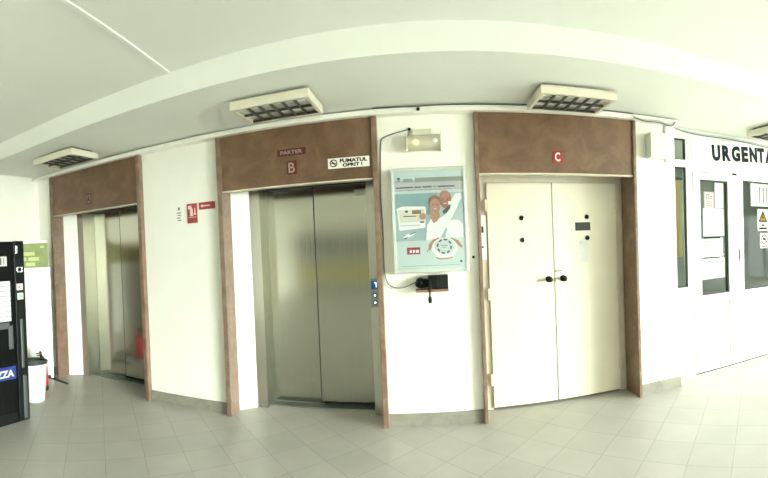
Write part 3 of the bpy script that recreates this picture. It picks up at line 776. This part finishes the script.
mb().lathe([(.020, 0), (.020, .006), (.012, .009)], (2.336, 0, 0), 16, 'Y').build('tmp_lock', 'silver', pp)
lk = bpy.data.objects['tmp_lock']; bpy.data.objects.remove(lk)
mb().box(VX+.013, VX+.018, 2.322, 2.354, .422, .444, .003).build('lock', 'silver', pp)
mb().box(VX, VX+.006, 1.55, 2.190, 1.500, 1.590, .002).build('label_panel', 'paper', fp)  # plain white label panel
q = mb(); q.box(VX+.0055, VX+.0075, 2.150, 2.160, 1.51, 1.58).box(VX+.0055, VX+.0075, 2.08, 2.13, 1.51, 1.58); q.build('printed_text', 'dark_grey', fp)
q = mb('selector')
for i in range(8): q.box(VX, VX+.005, 1.56, 2.218, .975+.048*i, 1.019+.048*i, .002)
q.build('selection_strip', 'selector', fp)
mb().box(VX, VX+.004, 1.60, 2.195, .905, .965, .002).build('display', 'dark_grey', fp)
q = mb(); q.box(VX, VX+.014, 2.178, 2.230, .710, .935, .006); q.build('handle', 'dark_grey', fp)
ls = mb().box(VX, VX+.004, 1.60, 2.252, .425, .548, .002).build('logo_strip', 'blue', fp)
lettering('LAVAZZA', 1.800, 2.225, .450, .516, VX+.004, 'p_white', ls, face='+X', bold=.03)
mb().box(VX-.03, VX-.004, 1.51, 2.262, .005, .098, .003).build('plinth', 'black', vm)

# ------------------------------------------------------------------ bin, extinguisher, display board
bn = thing('waste_bin', (-3.815, 2.77, 0), 'round white waste bin with dark liner beside the vending machine', 'bin')
c = (-3.815, 2.77, 0)
mb().lathe([(.098, 0), (.106, .006), (.145, .395), (.150, .400), (.150, .425), (.146, .430), (.140, .425), (.136, .395), (.100, .02)], c, 40).build('bin_body', 'bin', bn)
q = mb(); q.lathe([(.1512, .412), (.1525, .416), (.1525, .432), (.143, .438), (.136, .430), (.125, .36), (.095, .22), (.02, .20)], c, 40); q.build('liner', 'liner', bn)
ex = thing('fire_extinguisher', (-4.065, 3.06, 0), 'red fire extinguisher half hidden behind the white bin', 'fire extinguisher')
c = (-4.065, 3.06, 0)
mb().lathe([(.060, .035), (.072, .045), (.074, .06), (.074, .290), (.068, .325), (.045, .352), (.022, .362), (.020, .375)], c, 32).build('cylinder_body', 'ext_red', ex)
mb().lathe([(.073, 0), (.076, .005), (.076, .048), (.073, .052)], c, 32).build('base_ring', 'rubber', ex)
q = mb('black'); q.lathe([(.016, .370), (.018, .385), (.018, .410), (.012, .418)], c, 16); q.box(-4.075, -4.055, 3.0, 3.07, .405, .418, .003); q.box(-4.075, -4.055, 2.985, 3.07, .430, .442, .003); q.build('valve', 'black', ex)
q = mb(); q.tube([(-4.05, 3.06, .392), (-3.99, 3.04, .392), (-3.972, 3.02, .33), (-3.974, 3.015, .2), (-3.976, 3.015, .10)], .008, 8, 5); q.build('hose', 'rubber', ex)
q = mb(); q.box(-4.085, -4.08, 3.05, 3.075, .40, .455); q.build('safety_pin', 'red', ex)

P0, P1 = Vector((-4.355, 3.455, 0)), Vector((-4.635, 3.03, 0))
dv = (P1-P0).normalized(); nv = Vector((-dv.y, dv.x, 0))
if nv.dot(-P0) < 0: nv = -nv
db = thing('display_board', tuple(P0), 'white display board with green printed band behind the vending machine', 'display board')
ln = (P1-P0).length
def slab(q, a0, a1, d0, d1, z0, z1):
    pts = [P0+dv*a0+nv*d0, P0+dv*a1+nv*d0, P0+dv*a1+nv*d1, P0+dv*a0+nv*d1]
    q.prism([(v.x, v.y) for v in pts], z0, z1); return q
slab(mb(), .02, ln, 0, .018, .05, 1.80).build('panel', 'pvc', db)
gb = slab(mb(), .0, ln, .018, .020, 1.445, 1.765).build('green_band', 'green_band', db)
q = mb('green_text')
for i, ws_ in enumerate(((.13, .15, .10), (.09, .08, .14, .10), (.16, .12))):
    a = .48
    for wd in ws_:
        slab(q, max(.10, a-wd), a, .020, .0207, 1.63-.068*i-.025, 1.63-.068*i+.02); a -= wd+.025
        if a < .2: break
slab(q, .05, .10, .020, .0207, 1.70, 1.725)
q.build('printed_text', 'green_text', gb)
slab(mb(), -.012, .022, -.006, .026, .012, 1.44).build('post', 'alu', db)
slab(mb(), ln-.022, ln, -.006, .026, .012, 1.44).build('post', 'alu', db)
mb().prism([(-4.40, 3.455), (-4.40, 3.42), (-4.0, 3.385), (-4.0, 3.415)], 0, .012).build('foot', 'rubber', db)
mb().prism([(-4.66, 3.06), (-4.64, 3.00), (-4.25, 2.95), (-4.25, 2.99)], 0, .012).build('foot', 'rubber', db)

# ------------------------------------------------------------------ ceiling lights and trunking
def make_light(loc, label):
    t = thing('ceiling_light', loc, label, 'ceiling light', 'louvred ceiling lights')
    x, y, z = loc
    hx, hy = .305, .205
    mb().box(x-.27, x+.27, y-.15, y+.15, ZS-.022, ZS, .002).build('mounting_plate', 'dark_grey', t)
    zt, zb = ZS-.022, ZS-.086
    f = mb('lamp_cream')
    f.box(x-hx, x+hx, y-hy, y+hy, zt-.012, zt, .004)
    f.box(x-hx, x+hx, y-hy, y-hy+.016, zb, zt-.012, .004); f.box(x-hx, x+hx, y+hy-.016, y+hy, zb, zt-.012, .004)
    f.box(x-hx, x-hx+.030, y-hy+.016, y+hy-.016, zb, zt-.012, .004); f.box(x+hx-.030, x+hx, y-hy+.016, y+hy-.016, zb, zt-.012, .004)
    f.box(x-hx+.03, x+hx-.03, y-hy+.016, y-hy+.026, zb, zb+.008); f.box(x-hx+.03, x+hx-.03, y+hy-.030, y+hy-.016, zb, zb+.008)
    f.build('housing', 'lamp_cream', t)
    mb().box(x-hx+.03, x+hx-.03, y-hy+.026, y+hy-.03, zb+.036, zb+.044).build('reflector', 'reflector', t)
    l = mb('louver')
    for i in range(1, 6):
        a = x-hx+.03+(2*hx-.06)*i/6; l.box(a-.006, a+.006, y-hy+.026, y+hy-.03, zb+.001, zb+.020)
    for yy in (y-hy+.029, y+.0, y+hy-.034): l.box(x-hx+.03, x+hx-.03, yy-.005, yy+.005, zb+.001, zb+.020)
    l.build('louver', 'louver', t)
    for yy in (y-.085, y+.095): mb().cyl((x, yy, zb+.029), .007, .58, 'X', 14).build('tube', 'tube', t)
    return t
L0 = make_light((-1.085, 3.035, ZS), 'louvred ceiling light in front of the B lift header')
def light_copy(dx, y, rz, label):
    c = copy_tree(L0); c.location = (dx, y, ZS); c.rotation_euler.z = rz; c['label'] = label; return c
light_copy(-3.44, 3.02, .03, 'louvred ceiling light above the vending machine and the A lift')
light_copy(1.14, 3.17, .02, 'louvred ceiling light in front of the C header')
light_copy(3.50, 3.20, 0, 'louvred ceiling light cut off by the right edge near the URGENTA sign')
tag(mb('white_plastic').box(-.012, .012, -.57, .57, -.012, 0, .002).build('cable_trunking'), 'thin white cable trunking strip running across the upper ceiling', 'cable trunking')
o = bpy.data.objects['cable_trunking']; o.location = (-1.64, 1.96, ZC); o.rotation_euler.z = .122

# ------------------------------------------------------------------ daylight, plus an added corridor fill
def area(name, loc, rot, sx, sy, power, col):
    l = bpy.data.lights.new(name, 'AREA'); l.shape = 'RECTANGLE'; l.size = sx; l.size_y = sy; l.energy = power; l.color = col
    o = bpy.data.objects.new(name, l); COL.objects.link(o); o.location = loc; o.rotation_euler = rot
    return o
area('daylight_sky', (15.0, -3.6, 4.2), (0, math.radians(90-12), 0), 4.6, 8.5, 21000, (1, .99, .95))
area('daylight_entrance', (XR+.25, -2.4, 1.1), (0, math.radians(90), 0), 2.1, 5.1, 400, (1, .985, .94))
area('corridor_fill', (3.6, 4.9, ZS-.03), (0, 0, 0), 1.2, .3, 26, (1, .98, .92))  # added fill with no visible source, brightens the room behind the glass
sl = bpy.data.lights.new('sun', 'SUN'); sl.energy = 20; sl.angle = .02; sl.color = (1, .95, .86)
so = bpy.data.objects.new('sun', sl); COL.objects.link(so); so.rotation_euler = Vector((-.80, .28, -.62)).to_track_quat('-Z', 'Y').to_euler()
w = bpy.data.worlds.new('sky'); SC.world = w; w.use_nodes = True
bg = w.node_tree.nodes['Background']; bg.inputs[0].default_value = (.95, .98, 1, 1); bg.inputs[1].default_value = 1.0

# ------------------------------------------------------------------ camera: swept phone panorama
f, x0, cy, th, ro = 423.64, 429.42, 250.65, -.0191, -.0407
cd = bpy.data.cameras.new('camera'); co = bpy.data.objects.new('camera', cd); COL.objects.link(co)
cd.type = 'PANO'; cd.clip_start = .05
cc = cd if hasattr(cd, 'panorama_type') else cd.cycles
cc.panorama_type = 'CENTRAL_CYLINDRICAL'
r = Vector((math.cos(ro), -math.sin(th)*math.sin(ro), math.cos(th)*math.sin(ro)))
u = Vector((-math.sin(ro), -math.sin(th)*math.cos(ro), math.cos(th)*math.cos(ro)))
fw = Vector((0, math.cos(th), math.sin(th)))
az = (384-x0)/f
fw = fw*math.cos(az)+r*math.sin(az); rr = fw.cross(u)
mx = Matrix((rr, u, -fw)).transposed().to_4x4(); mx.translation = (0, 0, 1.55); co.matrix_world = mx
hw = 384/f
cc.central_cylindrical_range_u_min = -hw; cc.central_cylindrical_range_u_max = hw
cc.central_cylindrical_range_v_min = (cy-478)/f; cc.central_cylindrical_range_v_max = cy/f
cc.central_cylindrical_radius = 1.0
SC.camera = co

SC.view_settings.view_transform = 'Standard'; SC.view_settings.look = 'None'
SC.view_settings.exposure = 0.98; SC.view_settings.gamma = 1; SC.view_settings.use_curve_mapping = False

SC.cycles.use_denoising = True
SC.cycles.max_bounces = 10; SC.cycles.diffuse_bounces = 6; SC.cycles.transparent_max_bounces = 12
